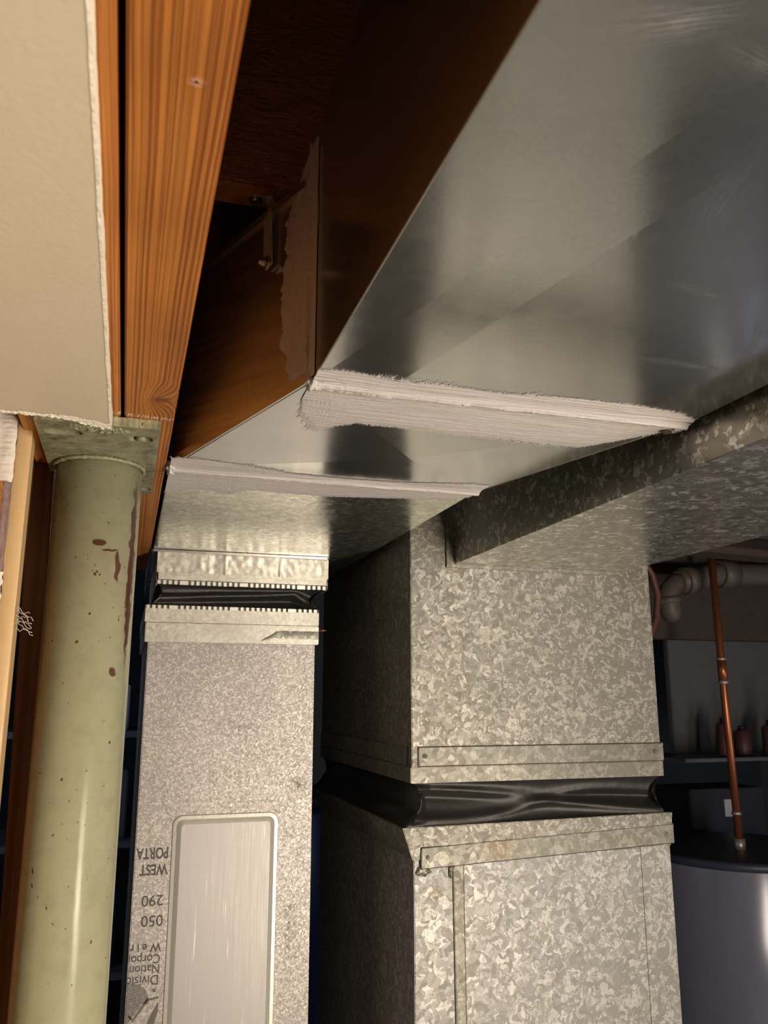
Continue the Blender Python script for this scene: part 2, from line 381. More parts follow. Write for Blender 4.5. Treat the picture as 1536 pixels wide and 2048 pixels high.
# drywall under the beam
def drywall_piece():
    t = thing('drywall_sheet', 'cream painted drywall panel under the beam with broken white edge', 'drywall', (-.2, .3, .204))
    b = B(); z0, z1 = .2045, .2172
    edge = []   # right edge then the broken far edge
    y = -.9
    while y < .655:
        edge.append((-.0238 + .0004 * ns(y * 30) + .0008 * (y / .65) ** 2 + .00022 * ns(y * 240, 3), y)); y += .006
    xs = -.0236
    far = []
    x = -.0225
    while x > -.75:
        yy = .630 + .018 * max(0, 1 - abs(x + .027) / .032) + .0022 * ns(x * 90, 7) + .0012 * ns(x * 400, 2)
        far.append((x, yy)); x -= .0016
    poly = edge + far + [(-.75, -.9)]
    bm = b.bm; lo = [bm.verts.new((p[0], p[1], z0)) for p in poly]; hi = [bm.verts.new((p[0], p[1], z1)) for p in poly]
    f = bm.faces.new(lo); g = bm.faces.new(hi[::-1])
    b.build('painted_face', M['dry'], t, True)
    # the bare gypsum rims
    b = B(); bm = b.bm
    def rim(pts, w, nrm):
        n = len(pts)
        prof = [(0, z0 - .0003), (w, z0 - .0001), (w * 1.15, z0 + .004), (w, z1 - .0015), (0, z1 - .001)]
        rows = []
        for i, p in enumerate(pts):
            j = ns(p[0] * 300, p[1] * 300) * w * .3
            rows.append([bm.verts.new((p[0] + nrm[0] * (a + (j if a > 0 else -w * .9)), p[1] + nrm[1] * (a + (j if a > 0 else -w * .9)), c + (ns(p[0] * 300, p[1] * 300, c * 900) * .0006 if a > 0 else 0))) for a, c in prof])
        for i in range(n - 1):
            for k in range(4): bm.faces.new((rows[i][k], rows[i + 1][k], rows[i + 1][k + 1], rows[i][k + 1]))
    rim(edge, .0007, (1, 0)); rim(far, .0022, (0, 1))
    b.build('broken_edge', M['gyp'], t)
    b = B(); n_ = 900
    def lip(u, v):
        x = -.0225 - .30 * u
        yy = .630 + .018 * max(0, 1 - abs(x + .027) / .032) + .0022 * ns(x * 90, 7) + .0012 * ns(x * 400, 2)
        w_ = .0035 + .009 * max(0, 1 - abs(x + .034) / .026) + .0016 * ns(x * 130, 9) + .0010 * ns(x * 500, 4)
        y = yy + .0016 - max(.0008, w_) * v
        return (x, y, z0 - .0003 - .0010 * (1 - v) * (1 + ns(x * 350, y * 350)) - .0008 * abs(ns(x * 700, y * 700)) * (1 if v < .95 else 0))
    b.grid(lip, n_, 10); b.build('crumbled_lip', M['gyp'], t)
drywall_piece()

# ---------------------------------------------------------------- steel column
t = thing('steel_column', 'chipped green round steel column with slotted cap plate under the beam', 'column', (-.0345, .79, -H))
b = B(); b.tube([(-.0345, .79, -H + .01), (-.0345, .79, -.5), (-.0345, .79, .211)], .0378, 64)
pole = b.build('pole', M['green'], t)
me = pole.data; me.transform(Matrix.Translation((0, 0, -H))); pole.location = (0, 0, H)
def cap_plate():
    cu = bpy.data.curves.new('cap_plate', 'CURVE'); cu.dimensions = '2D'; cu.fill_mode = 'BOTH'; cu.extrude = .0038
    def spl(pts):
        s = cu.splines.new('POLY'); s.points.add(len(pts) - 1); s.use_cyclic_u = True
        for p, q in zip(s.points, pts): p.co = (q[0], q[1], 0, 1)
    out = []
    x0, x1, y0, y1 = -.0803, .0148, .6605, .886
    for i in range(80): out.append((x0 + (x1 - x0) * i / 80, y0 + .0014 * ns(i * .31) + .001 * ns(i * 1.3)))
    out += [(x1, y0), (x1, y1), (x0, y1)]; spl(out)
    def slot(cx, cy, hl, r, ang=0):
        p = []
        for k in range(24):
            a = 2 * math.pi * k / 24; q = (math.cos(a) * r + (hl if math.cos(a) > 0 else -hl), math.sin(a) * r); c, s_ = math.cos(ang), math.sin(ang)
            p.append((cx + q[0] * c - q[1] * s_, cy + q[0] * s_ + q[1] * c))
        spl(p)
    slot(-.0605, .689, .0072, .0078); slot(.0000, .691, .0030, .0072); slot(-.0585, .868, .0065, .0052); slot(.0070, .866, .0008, .0055)
    tmp = bpy.data.objects.new('tmp', cu); COL.objects.link(tmp)
    dg = bpy.context.evaluated_depsgraph_get(); me = bpy.data.meshes.new_from_object(tmp.evaluated_get(dg))
    bpy.data.objects.remove(tmp)
    me.transform(Matrix.Translation((0, 0, .2138 + H))); me.transform(Matrix.Translation(-abs_loc(t)))
    me.materials.clear(); o = bpy.data.objects.new('cap_plate', me); COL.objects.link(o); me.materials.append(M['green_plate']); o.parent = t
cap_plate()
b = B(); pts = []; n = 120
for i in range(n + 1):
    a = 2 * math.pi * i / n; rr = .0392 + .0009 * ns(i * .7); pts.append((-.0345 + rr * math.cos(a), .79 + rr * math.sin(a), .2082 + .0008 * ns(i * .5, 4)))
b.tube(pts, [.0018 + .0009 * ns(i * .9, 9) for i in range(n + 1)], 8, False); b.build('weld', M['weld'], t)
b = B(); b.tube([(.0005, .694, .2142), (.0005, .694, .2095)], .0042, 6); b.sphere((.0005, .694, .2095), .0036, (1, 1, .3)); b.build('bolt', M['weld'], t)
b = B(); b.box(-.12, .05, .70, .88, -H, -H + .01); b.build('base_plate', M['green_plate'], t)
# scabby mortar lumps on the plate's front rim
b = B()
for i in range(70):
    u = random.random(); x = -.033 + (u - .5) * .045; y = .666 + random.random() * .016 * (1 - abs(u - .5))
    b.sphere((x, y, .2098), .0008 + random.random() * .0013, (1.3, 1, .8))
b.build('dried_lumps', M['weld'], t)

# stud and torn wall edge left of the column
def lean(z): return (.215 - z) * .028
o = B().hexa([(-.098 + lean(-1.6), .82, -1.69), (-.0775 + lean(-1.6), .82, -1.69), (-.0775 + lean(-1.6), .858, -1.69), (-.098 + lean(-1.6), .858, -1.69),
      (-.098, .82, .2170), (-.0775, .82, .2170), (-.0775, .858, .2170), (-.098, .858, .2170)], .001).build('wall_stud', M['darkwood'])
tag(o, 'dark brown wooden stud standing left of the green column', 'stud')
t = thing('wall_corner_strip', 'tan painted wall edge with torn paper left of the brown stud', 'drywall', (-.1, .72, -H))
def ragged_panel(x1f, x0f, z0, z1, y, th, n, m, name, mat, bumpy=0):
    b = B()
    b.grid(lambda u, v: (x0f(z0 + (z1 - z0) * u) + (x1f(z0 + (z1 - z0) * u) - x0f(z0 + (z1 - z0) * u)) * v,
           y - th * (1 if 0 < v < 1 else .2) - bumpy * abs(ns(u * 60, v * 6)), z0 + (z1 - z0) * u), n, m)
    return b.build(name, mat, t)
def lz(z): return (.2 - z) * -.004
ragged_panel(lambda z: -.0868 + lz(z), lambda z: -.0985 + .0014 * ns(z * 40) + .0008 * ns(z * 200, 5) + lz(z), -1.4, .232, .72, .0012, 700, 4, 'painted_strip', M['tan'])
ragged_panel(lambda z: -.0965 + lz(z), lambda z: (-.1055 if z > .10 else -.16) + .0016 * ns(z * 45, 3) + .0008 * ns(z * 220), -1.4, .178, .7215, .0008, 700, 8, 'torn_paper', M['torn'], .0015)
ragged_panel(lambda z: -.0985 + .001 * ns(z * 120, 8), lambda z: -.17, .172, .236, .7185, .002, 60, 40, 'plaster', M['plaster'], .003)
ragged_panel(lambda z: -.099 + .003 * ns(z * 160, 8), lambda z: -.113 + .001 * ns(z * 160, 2), .075, .098, .718, .001, 60, 10, 'plaster', M['plaster'], .003)
b = B(); b.box(-.0985, -.0872, .7212, .745, -1.4, .232); b.box(-.60, -.0985, .735, .745, -1.4, .09); b.build('board', M['tan'], t)
o = B().box(-.20, -.112, .80, .838, -1.69, .217, .001).build('wall_stud', M['beam_b'])
tag(o, 'orange wooden stud glimpsed through the torn hole at the left edge', 'stud')

# cobweb-like paint scrap hanging on the tan edge
b = B()
for k in range(9):
    p = Vector((-.0868, .7195, .055 + k * .002)); pts = [p]
    for j in range(7): p = p + Vector((.0012 + .0012 * random.random(), -.0008 * random.random(), random.uniform(-.0035, .002))); pts.append(p)
    b.tube(pts, .00022, 5)
tag(b.build('cobweb', M['plaster']), 'wispy pale cobweb strands hanging from the tan wall edge', 'cobweb')

# ---------------------------------------------------------------- duct one: near section, offset section, far section
KEEP.add('x')
t = thing('supply_duct', 'wide smooth galvanised duct overhead with two mastic-smeared seams', 'duct', (0, 0, 0))
ZB, ZT = .218, .418
XL, XR, YS = .1130, .4240, .543
FL, FR, YF = .0290, .3520, .803
def tri_z(p, a, b, c):
    d = (b[1] - c[1]) * (a[0] - c[0]) + (c[0] - b[0]) * (a[1] - c[1])
    l1 = ((b[1] - c[1]) * (p[0] - c[0]) + (c[0] - b[0]) * (p[1] - c[1])) / d
    l2 = ((c[1] - a[1]) * (p[0] - c[0]) + (a[0] - c[0]) * (p[1] - c[1])) / d
    l3 = 1 - l1 - l2
    return (l1 * a[2] + l2 * b[2] + l3 * c[2]) if min(l1, l2, l3) > -1e-6 else None
NY = -.9
S0 = (.1665, YS, ZB - .0014); A0 = (.4000, YS - (.4000 - .1665) / .21, ZB - .0150)
NEAR = [((XL, YS, ZB), S0, A0), ((XL, YS, ZB), A0, (XL, NY, ZB)), (S0, (XR, YS, ZB), A0), ((XR, YS, ZB), (XR, NY, ZB), A0), ((XL, NY, ZB), A0, (XR, NY, ZB))]
AP = (.2355, .6865, ZB - .0062)
OFF = [((XL, YS, ZB), (XR, YS, ZB), AP), ((XR, YS, ZB), (FR, YF, ZB), AP), ((FR, YF, ZB), (FL, YF, ZB), AP), ((FL, YF, ZB), (XL, YS, ZB), AP)]
def under(x, y):
    for tr in NEAR + OFF:
        z = tri_z((x, y), *tr)
        if z is not None: return z
    return ZB
def shell(tris, corners, name, mat, top=None):
    b = B(); bm = b.bm
    def V(p): return bm.verts.new(p)
    for tr in tris: bm.faces.new([V(p) for p in tr])
    n = len(corners)
    tops = top or [(x, y, ZT) for x, y in corners]
    for i in range(n):
        p, q = corners[i], corners[(i + 1) % n]
        bm.faces.new([V((p[0], p[1], ZB)), V((q[0], q[1], ZB)), V(tops[(i + 1) % n]), V(tops[i])])
    bm.faces.new([V(p) for p in tops])
    bmesh.ops.remove_doubles(bm, verts=bm.verts, dist=1e-6)
    return b.build(name, mat, t)
# ends A0 beyond the near end is fine: the near section runs on behind the eye
NEAR2 = [((XL, YS, ZB), S0, A0), ((XL, YS, ZB), A0, (XL, NY, ZB)), (S0, (XR, YS, ZB), A0), ((XR, YS, ZB), (XR, NY, ZB), A0), ((XL, NY, ZB), A0, (XR, NY, ZB))]
shell(NEAR2, [(XL, YS), (XR, YS), (XR, NY), (XL, NY)], 'near_section', M['sheet'])
shell(OFF, [(XL, YS), (XR, YS), (FR, YF), (FL, YF)], 'offset_section', M['sheet'],
      [(XL, YS, .384), (XR, YS, .384), (FR, YF, .412), (FL, YF, .412)])
b = B(); b.box(FL, FR, YF, 1.90, ZB, ZT, .0006); b.build('far_section', M['fardsheet'], t)
# seams: low standing slips across the bottom
b = B(); b.box(XL - .002, XR + .002, YS - .009, YS + .009, ZB - .0022, ZB, .0008); b.box(XL - .001, XR + .001, YS - .0015, YS + .0015, ZB - .0042, ZB - .002, .0006); b.build('seam_slip', M['sheet'], t)
b = B(); b.box(FL - .002, FR + .002, YF - .007, YF + .007, ZB - .0020, ZB, .0008); b.build('seam_slip', M['sheet'], t)
# hem along the offset section's side
d = Vector((FL - XL, YF - YS, 0)).normalized(); nn = Vector((-d.y, d.x, 0)); 
if nn.x > 0: nn = -nn
def along(s, off, z): p = Vector((XL, YS, 0)) + d * s + nn * off; return (p.x, p.y, z)
L = (Vector((FL, YF, 0)) - Vector((XL, YS, 0))).length
def side_box(s0, s1, o0, o1, z0, z1, za=None, zb=None):
    return [along(s0, o0, z0), along(s1, o0, za if za is not None else z0), along(s1, o1, za if za is not None else z0), along(s0, o1, z0),
            along(s0, o0, z1), along(s1, o0, zb if zb is not None else z1), along(s1, o1, zb if zb is not None else z1), along(s0, o1, z1)]
b = B(); b.hexa(side_box(0, L, 0, .0022, ZB, ZB + .0085), .0002); b.build('bottom_hem', M['sheet'], t)
b = B(); b.hexa(side_box(.012, L, -.001, .0030, .378, .385, .406, .413), .0004); b.build('top_flange', M['steel'], t)

def smear_strip(name, near, far, x0, x1, ridge_y, zoff=.0009, nx=420, ny=40, seed=0):
    b = B()
    def fn(u, v):
        x = x0 + (x1 - x0) * u
        a = lerp(near, x) + .0011 * ns(x * 110, seed) + .0012 * ns(x * 420, seed + 2) * (1 + ns(x * 9, seed + 5))
        c = lerp(far, x) + .0014 * ns(x * 90, seed + 9) + .0012 * ns(x * 380, seed + 12) * (1 + ns(x * 12, seed + 8))
        y = a + (c - a) * v
        edge = min(1, min(v, 1 - v) * 9)
        lift = zoff * edge * (1 + .55 * ns(x * 12, y * 520, seed)) + .0003
        dy = abs(y - ridge_y)
        rid = .0024 * max(0, 1 - dy / .011) + .0022 * max(0, 1 - dy / .0032)
        return (x, y, under(x, y) - lift - rid * edge)
    b.grid(fn, nx, ny)
    # brushed-out bristle ends past both edges
    for k in range(1300):
        u = random.random(); x = x0 + (x1 - x0) * u; s = random.choice((0, 1))
        y = lerp(near, x) if s == 0 else lerp(far, x); sg = -1 if s == 0 else 1
        ln = random.uniform(.001, .0075) * (1.4 if ns(x * 14, seed + s) > .1 else .6); w_ = random.uniform(.00025, .0008); sl = random.uniform(-.8, 1.4) * ln
        z = under(x, y) - .0005
        q = [b.bm.verts.new(p) for p in ((x - w_, y - sg * .003, z), (x + w_, y - sg * .003, z), (x + sl, y + sg * ln, under(x + sl, y + sg * ln) - .0003))]
        b.bm.faces.new(q)
    o = b.build(name, M['mastic'], t, True)
    o['label'] = 'pinkish white brushed duct sealant'
    return o
smear_strip('mastic_seam', [(.112, .518), (.13, .514), (.17, .519), (.2, .517), (.25, .520), (.3, .515), (.35, .514), (.40, .521), (.424, .531)],
    [(.112, .578), (.118, .612), (.135, .642), (.15, .625), (.165, .612), (.2, .612), (.25, .616), (.3, .614), (.34, .618), (.372, .622), (.395, .598), (.412, .576), (.424, .555)], .1125, .4245, YS, seed=1)
smear_strip('mastic_seam', [(.029, .768), (.06, .762), (.1, .765), (.14, .783), (.2, .790), (.26, .787), (.29, .778), (.33, .771), (.36, .775)],
    [(.029, .905), (.06, .878), (.09, .888), (.12, .868), (.16, .872), (.2, .872), (.26, .862), (.3, .853), (.335, .845), (.353, .83)], .0285, .3535, YF, seed=21, zoff=.0007)
# corner dabs
def dab(c, r, sc, n=3, seed=0):
    tb = bmesh.new(); bmesh.ops.create_icosphere(tb, subdivisions=4, radius=1)
    for v in tb.verts:
        k = 1 + .35 * ns(v.co.x * 2 + seed, v.co.y * 2, v.co.z * 2) + .2 * ns(v.co.x * 7, v.co.y * 7 + seed, v.co.z * 7)
        v.co = Vector((c[0] + v.co.x * k * r * sc[0], c[1] + v.co.y * k * r * sc[1], c[2] + v.co.z * k * r * sc[2]))
    for f in tb.faces: f.smooth = True
    return tb
b = B(); b.add(dab((.1135, YS, .2185), .0075, (.7, 1, .8), seed=3)); b.build('mastic_dab', M['mastic'], t)
b = B(); b.add(dab((.0300, YF, .2185), .008, (.6, 1.3, .9), seed=8)); b.build('mastic_dab', M['mastic'], t)
b = B(); b.add(dab((.4235, YS + .010, .2178), .008, (.8, 1.6, .4), seed=5)); b.build('mastic_dab', M['mastic'], t)
b = B()
b.tube([(XL + .0003, NY, ZB + .0002), (XL + .0003, YS, ZB + .0002)], .0007, 8); b.tube([(XL, YS, ZB + .0002), (FL, YF, ZB + .0002)], .0007, 8); b.build('folded_edge', M['steel'], t)
b = B()
b.tube([(XR, NY, ZB + .0002), (XR, YS, ZB + .0002)], .0007, 8); b.tube([(XR, YS, ZB + .0002), (FR, YF, ZB + .0002)], .0007, 8); b.build('folded_edge', M['steel'], t)
b = B(); b.sphere((.4165, .559, ZB - .0030), .0035, (1.5, .9, .5)); b.build('corner_gap_shade', M['grime'], t)  # dark dab painting the shade inside the seam's open corner
# upright mastic on the side seam
b = B()
def vert(u, v):
    z = .219 + (.409 - .219) * u
    w_ = lerp([(.219, .024), (.235, .036), (.26, .046), (.30, .048), (.34, .046), (.37, .040), (.409, .008)], z)
    s_ = -.012 + (w_ + .012 + .009 * ns(z * 70, 4) + .004 * ns(z * 240, 1)) * v
    e = min(1, min(v, 1 - v) * 8); off = .0006 + e * (.0012 + .0008 * ns(v * 18, z * 12)) + .0028 * max(0, 1 - abs(s_ - .002) / .004)
    if s_ < 0: return (XL - off, YS + s_, z)
    return along(s_, off, z)
b.grid(vert, 260, 30); o = b.build('side_mastic', M['mastic_v'], t); o['label'] = 'dusky brushed sealant down the side seam'
b = B()
b.grid(lambda u, v: (XL - .0006, YS - .010 - .0018 * v * (1 - abs(2 * u - 1)) , .25 + .07 * u), 40, 3); b.grid(lambda u, v: (XL - .0006, YS - .013 - .002 * v * (1 - abs(2 * u - 1)), .325 + .035 * u), 40, 3)
b.build('side_mastic', M['mastic_v'], t)

# hanger strap
h = thing('hanger_strap', 'small metal hanger strap screwed from the joist to the duct side', 'strap', (.09, .655, .42))
def at_side(s, off, z): return Vector(along(s, off, z))
b = B(); pth = [(.0800, .660, .4312), (.0925, .660, .4312), (.0960, .6560, .4290), (.0965, .640, .405), at_side(.0700, .0042, .385), at_side(.0690, .0040, .36), at_side(.068, .0030, .338)]
w_ = .0060
pv = [Vector(p) for p in pth]; rows = []
for i, p in enumerate(pv):
    dd = (pv[min(i + 1, len(pv) - 1)] - pv[max(0, i - 1)]).normalized(); sd = dd.cross(nn).normalized() if i > 1 else Vector((0, 1, 0)); th_ = dd.cross(sd).normalized() * .0009
    if i > 1 and sd.y < 0: sd = -sd; th_ = -th_
    rows.append([b.bm.verts.new(p + sd * w_ + th_), b.bm.verts.new(p - sd * w_ + th_), b.bm.verts.new(p - sd * w_ - th_), b.bm.verts.new(p + sd * w_ - th_)])
for i in range(len(rows) - 1):
    for k in range(4): b.bm.faces.new((rows[i][k], rows[i][(k + 1) % 4], rows[i + 1][(k + 1) % 4], rows[i + 1][k]))
b.bm.faces.new(rows[0]); b.bm.faces.new(rows[-1][::-1]); b.build('strap', M['strapm'], h)
b = B(); b.sphere((.0835, .660, .4295), .0042, (1, 1, .6)); b.tube([(.0835, .660, .4315), (.0835, .660, .4300)], .006, 20); b.build('screw', M['steel'], h)
c = at_side(.068, .004, .340); b = B(); b.tube([c, c + nn * .0016], .0058, 24); b.tube([c + nn * .0016, c + nn * .0056], .0036, 6); b.sphere(tuple(c + nn * .0056), .0030); b.build('screw', M['steel'], h)

# ---------------------------------------------------------------- narrow drop duct (left)
t = thing('drop_duct', 'narrow mottled galvanised drop duct with stencilled lettering beside the green column', 'duct', (.155, 1.45, -H))
DX0, DX1, DY0, DY1 = .0290, .2800, 1.280, 1.665
b = B(); b.box(DX0, DX1, DY0, DY1, -1.08, .095, .0012); b.build('body', M['finegalv'], t)
b = B(); b.box(-.02, .33, 1.20, 1.72, -1.70, -1.08, .006); b.build('cabinet', M['cab'], t)
def ring(b, x0, x1, y0, y1, z0, z1, th, bev=.0005):
    b.box(x0, x1, y0, y0 + th, z0, z1, bev); b.box(x0, x1, y1 - th, y1, z0, z1, bev)
    b.box(x0, x0 + th, y0, y1, z0, z1, bev); b.box(x1 - th, x1, y0, y1, z0, z1, bev)
def crumple(o, amt, fr, cuts=60):
    pass
# upper collar: crumpled top flange, lip, tabs
b = B()
def uc(u, v):
    x = .0356 + (.2990 - .0356) * u; z = .2165 + (.183 - .2165) * v
    return (x, 1.2765 + .0006 * ns(x * 45, z * 30) + .0004 * ns(x * 120, z * 90, 2) - .0010 * (max(0, 1 - abs(x - .137) / .004) + max(0, 1 - abs(x - .2225) / .004)) * v, z)
b.grid(uc, 140, 16, smooth=False); b.box(.0356, .2990, 1.2795, 1.665, .168, .2165, .0008)
b.build('upper_collar', M['band'], t)
b = B(); ring(b, .0366, .2982, 1.2755, 1.667, .1795, .1838, .002); ring(b, .0370, .2978, 1.2765, 1.666, .1730, .1800, .002); b.build('collar_lip', M['band'], t)
b = B(); ring(b, .026, .2990, 1.270, 1.67, .2140, .2172, .004, .0008); b.build('top_flange', M['steel'], t)
def tabs(x0, x1, z0, z1, y, n, name):
    b = B(); st = (x1 - x0) / n
    k = 0
    while k < n:
        wd = st * .62
        if k in (4, 15, 26): wd = st * 1.6
        b.box(x0 + k * st, x0 + k * st + wd, y - .0012, y + .0005, z0 + random.uniform(-.0004, .0004), z1, .0004, 1); k += 2 if wd > st else 1
    m = int((1.66 - y) / st)
    for j in range(m):
        for xx in (x0 - .0006, x1 - .0006): b.box(xx - .0008, xx + .0008, y + j * st + .002, y + j * st + .002 + st * .62, z0, z1, .0003, 1)
    b.build(name, M['tab'], t)
tabs(.0372, .2978, .1655, .1718, 1.2765, 32, 'tab_strip')
tabs(.0235, .2830, .1275, .1338, 1.2700, 32, 'tab_strip')
b = B(); b.box(.0366, .2978, 1.2772, 1.6655, .1660, .1730); b.build('connector_binding', M['vinyl'], t)
# folded black fabric
def perim(x0, x1, y0, y1, s):
    P = [(x0, y1), (x0, y0), (x1, y0), (x1, y1), (x0, y1)]; Ls = [y1 - y0, x1 - x0, y1 - y0, x1 - x0]; T = sum(Ls); d_ = s * T
    for i in range(4):
        if d_ <= Ls[i] + 1e-9: f = d_ / Ls[i]; return P[i][0] + (P[i + 1][0] - P[i][0]) * f, P[i][1] + (P[i + 1][1] - P[i][1]) * f, i, f
        d_ -= Ls[i]
    return P[4][0], P[4][1], 3, 1
def fabric(up, lo, z1, z0, depth, seed, name, parent, fold):
    b = B()
    def fn(u, v):
        ax, ay, i, f = perim(*up, u); bx, by, _, _ = perim(*lo, u)
        x = ax + (bx - ax) * v; y = ay + (by - ay) * v; z = z1 + (z0 - z1) * v
        cx = (up[0] + up[1]) / 2; cy = (up[2] + up[3]) / 2
        ins = math.sin(math.pi * v) ** .7 * depth
        wr = ins * (1 + .35 * ns(u * 9, v * 2, seed)) + fold(u, v, i, f)
        nx_, ny_ = [(1, 0), (0, 1), (-1, 0), (0, -1)][i]
        cf = min(f, 1 - f); k = min(1, cf * 14)
        x += nx_ * wr + (0 if i in (0, 2) else (1 if x < cx else -1) * depth * .8 * (1 - k) * math.sin(math.pi * v))
        y += ny_ * wr
        return (x, y, z + .0012 * ns(u * 20, v * 3, seed + 3) * math.sin(math.pi * v))
    b.grid(fn, 600, 28); return b.build(name, M['vinyl'], parent)
def fold_l(u, v, i, f):
    if i != 1: return 0
    c = .62 - .42 * f
    if f > .82: c = .28 + (f - .82) * 3.0
    q = (v - c) / .16
    return -.010 * math.exp(-q * q) * min(1, v * 5, (1 - v) * 5) + .004 * math.exp(-((v - c - .3) / .12) ** 2) * min(1, v * 5, (1 - v) * 5)
fabric((.0372, .2975, 1.2785, 1.664), (.0245, .2820, 1.2725, 1.662), .1662, .1325, .014, 3, 'flexible_connector', t, fold_l)
b = B(); b.box(.0235, .2828, 1.2712, 1.6665, .1275, .1335); b.build('connector_binding', M['vinyl'], t)
b = B(); b.box(.0225, .2835, 1.2695, 1.668, .1085, .1288, .0006)
b.box(.0240, .2832, 1.2680, 1.669, .0795, .1078, .0010); b.build('lower_collar', M['band'], t)
b = B(); b.grid(lambda u, v: ((.195 + .0875 * u), 1.2672 - .0006 * math.sin(math.pi * v), (.0950 + .0045 * min(1, u * 3) * 1 - .011 * (1 - min(1, u * 4)) - .012 * v * min(1, u * 3) + .0012 * ns(u * 9, v * 2))), 50, 6); 
b.build('sealant_run', M['cleat'], t)
b = B(); b.tube([(.282, 1.275, .1015), (.2955, 1.270, .1018)], [.0016, .0009], 8); b.build('screw', M['copper'], t)
# patch pan
def pan():
    x0, x1, z1, z0 = .0780, .2300, -.1640, -.95; ins = .0125; hgt = .006; r0 = .014
    def loop(i, y):
        a, c, e, g = x0 + i, x1 - i, z0 + i, z1 - i; rr = max(.003, r0 - i * .75); p = []
        for (cx, cz, s) in ((a + rr, g - rr, 90), (a + rr, e + rr, 180), (c - rr, e + rr, 270), (c - rr, g - rr, 0)):
            for k in range(7): q = R(s + 90 * k / 6); p.append((cx + rr * math.cos(q), y, cz + rr * math.sin(q)))
        return p
    b = B(); bm = b.bm; rings = []
    for i, y in ((0, 1.2801), (.0012, 1.2801 - .0022), (.006, 1.2801 - .0026), (ins * .8, 1.2801 - hgt * .8), (ins, 1.2801 - hgt)): rings.append([bm.verts.new(q) for q in loop(i, y)])
    for A_, C_ in zip(rings, rings[1:]):
        n_ = len(A_)
        for k in range(n_): bm.faces.new((A_[k], A_[(k + 1) % n_], C_[(k + 1) % n_], C_[k]))
    b.build('patch_rim', M['rim'], t)
    b = B(); b.bm.faces.new([b.bm.verts.new(q) for q in loop(ins, 1.2801 - hgt)]); b.build('patch_panel', M['patch'], t)
pan()
# stencilled lettering, upside down along the left margin
def text(s, px, pz, size, name='stencil_lettering', mat='ink', sx=1.0, bold=0):
    cu = bpy.data.curves.new(name, 'FONT'); cu.body = s; cu.size = size; cu.offset = bold; cu.extrude = .00008
    tmp = bpy.data.objects.new('tmp', cu); COL.objects.link(tmp)
    me = bpy.data.meshes.new_from_object(tmp.evaluated_get(bpy.context.evaluated_depsgraph_get())); bpy.data.objects.remove(tmp)
    mt = Matrix.Translation((px, 1.2798, pz + H)) @ Matrix.Rotation(math.pi, 4, 'Y') @ Matrix.Rotation(R(90), 4, 'X') @ Matrix.Diagonal((sx, 1, 1, 1))
    me.transform(mt); me.transform(Matrix.Translation(-abs_loc(t)))
    # cut away what runs over the duct's left corner
    bm = bmesh.new(); bm.from_mesh(me); cut = DX0 + .0012 - t.location.x
    bmesh.ops.bisect_plane(bm, geom=bm.verts[:] + bm.edges[:] + bm.faces[:], plane_co=(cut, 0, 0), plane_no=(-1, 0, 0), clear_outer=True)
    bm.to_mesh(me); bm.free()
    me.materials.clear(); o = bpy.data.objects.new(name, me); COL.objects.link(o); me.materials.append(M[mat]); o.parent = t
LET = [('PORTA', .0750, -.2065, .0205, .66, .0005), ('WEST', .0745, -.2285, .0195, .74, .0005), ('290', .0715, -.2685, .0200, 1.0, .0001), ('050', .0725, -.2945, .0200, 1.0, .0001),
       ('W e i r', .0715, -.3300, .0150, .92, .0003), ('Corporation', .0715, -.3440, .0165, .88, .0001), ('National', .0715, -.3565, .0165, .88, .0001), ('Division', .0710, -.3700, .0175, .92, .0001)]
for s_, px, pz, sz, sx, bo in LET: text(s_, px, pz, sz, sx=sx, bold=bo)
def logo():
    b = B(); y = 1.2797
    def poly(pts):
        b.bm.faces.new([b.bm.verts.new((max(DX0 + .0012, p[0]), y, p[1])) for p in pts])
    # hatched disc, seen as rows of thin lines
    cx, cz, r = .0345, -.4030, .0245
    for k in range(-16, 17):
        z = cz + k * .0015; hw = math.sqrt(max(0, r * r - (z - cz) ** 2))
        if hw < .001: continue
        xr_ = cx + hw
        if z < -.405: xr_ = min(xr_, .0500 - (-.405 - z) * .75)
        if xr_ > DX0 + .002: poly([(DX0, z), (xr_, z), (xr_, z + .00095), (DX0, z + .00095)])
    poly([(.0655 + .0024 * math.cos(q), -.389 + .0024 * math.sin(q)) for q in [2 * math.pi * k / 16 for k in range(16)]])
    poly([(.0560, -.3985), (.0715, -.3970), (.0715, -.3995), (.0580, -.4015), (.0395, -.4260), (.0330, -.4180), (.0345, -.4165), (.0395, -.4215)])
    poly([(.0715, -.4030), (.0720, -.4150), (.0600, -.4550), (.0450, -.4640), (.0420, -.4560), (.0500, -.4480), (.0620, -.4200)])
    poly([(DX0, -.4520), (.0440, -.4535), (.0440, -.4560), (DX0, -.4550)])
    b.build('stencil_emblem', M['ink_soft'], t)
logo()

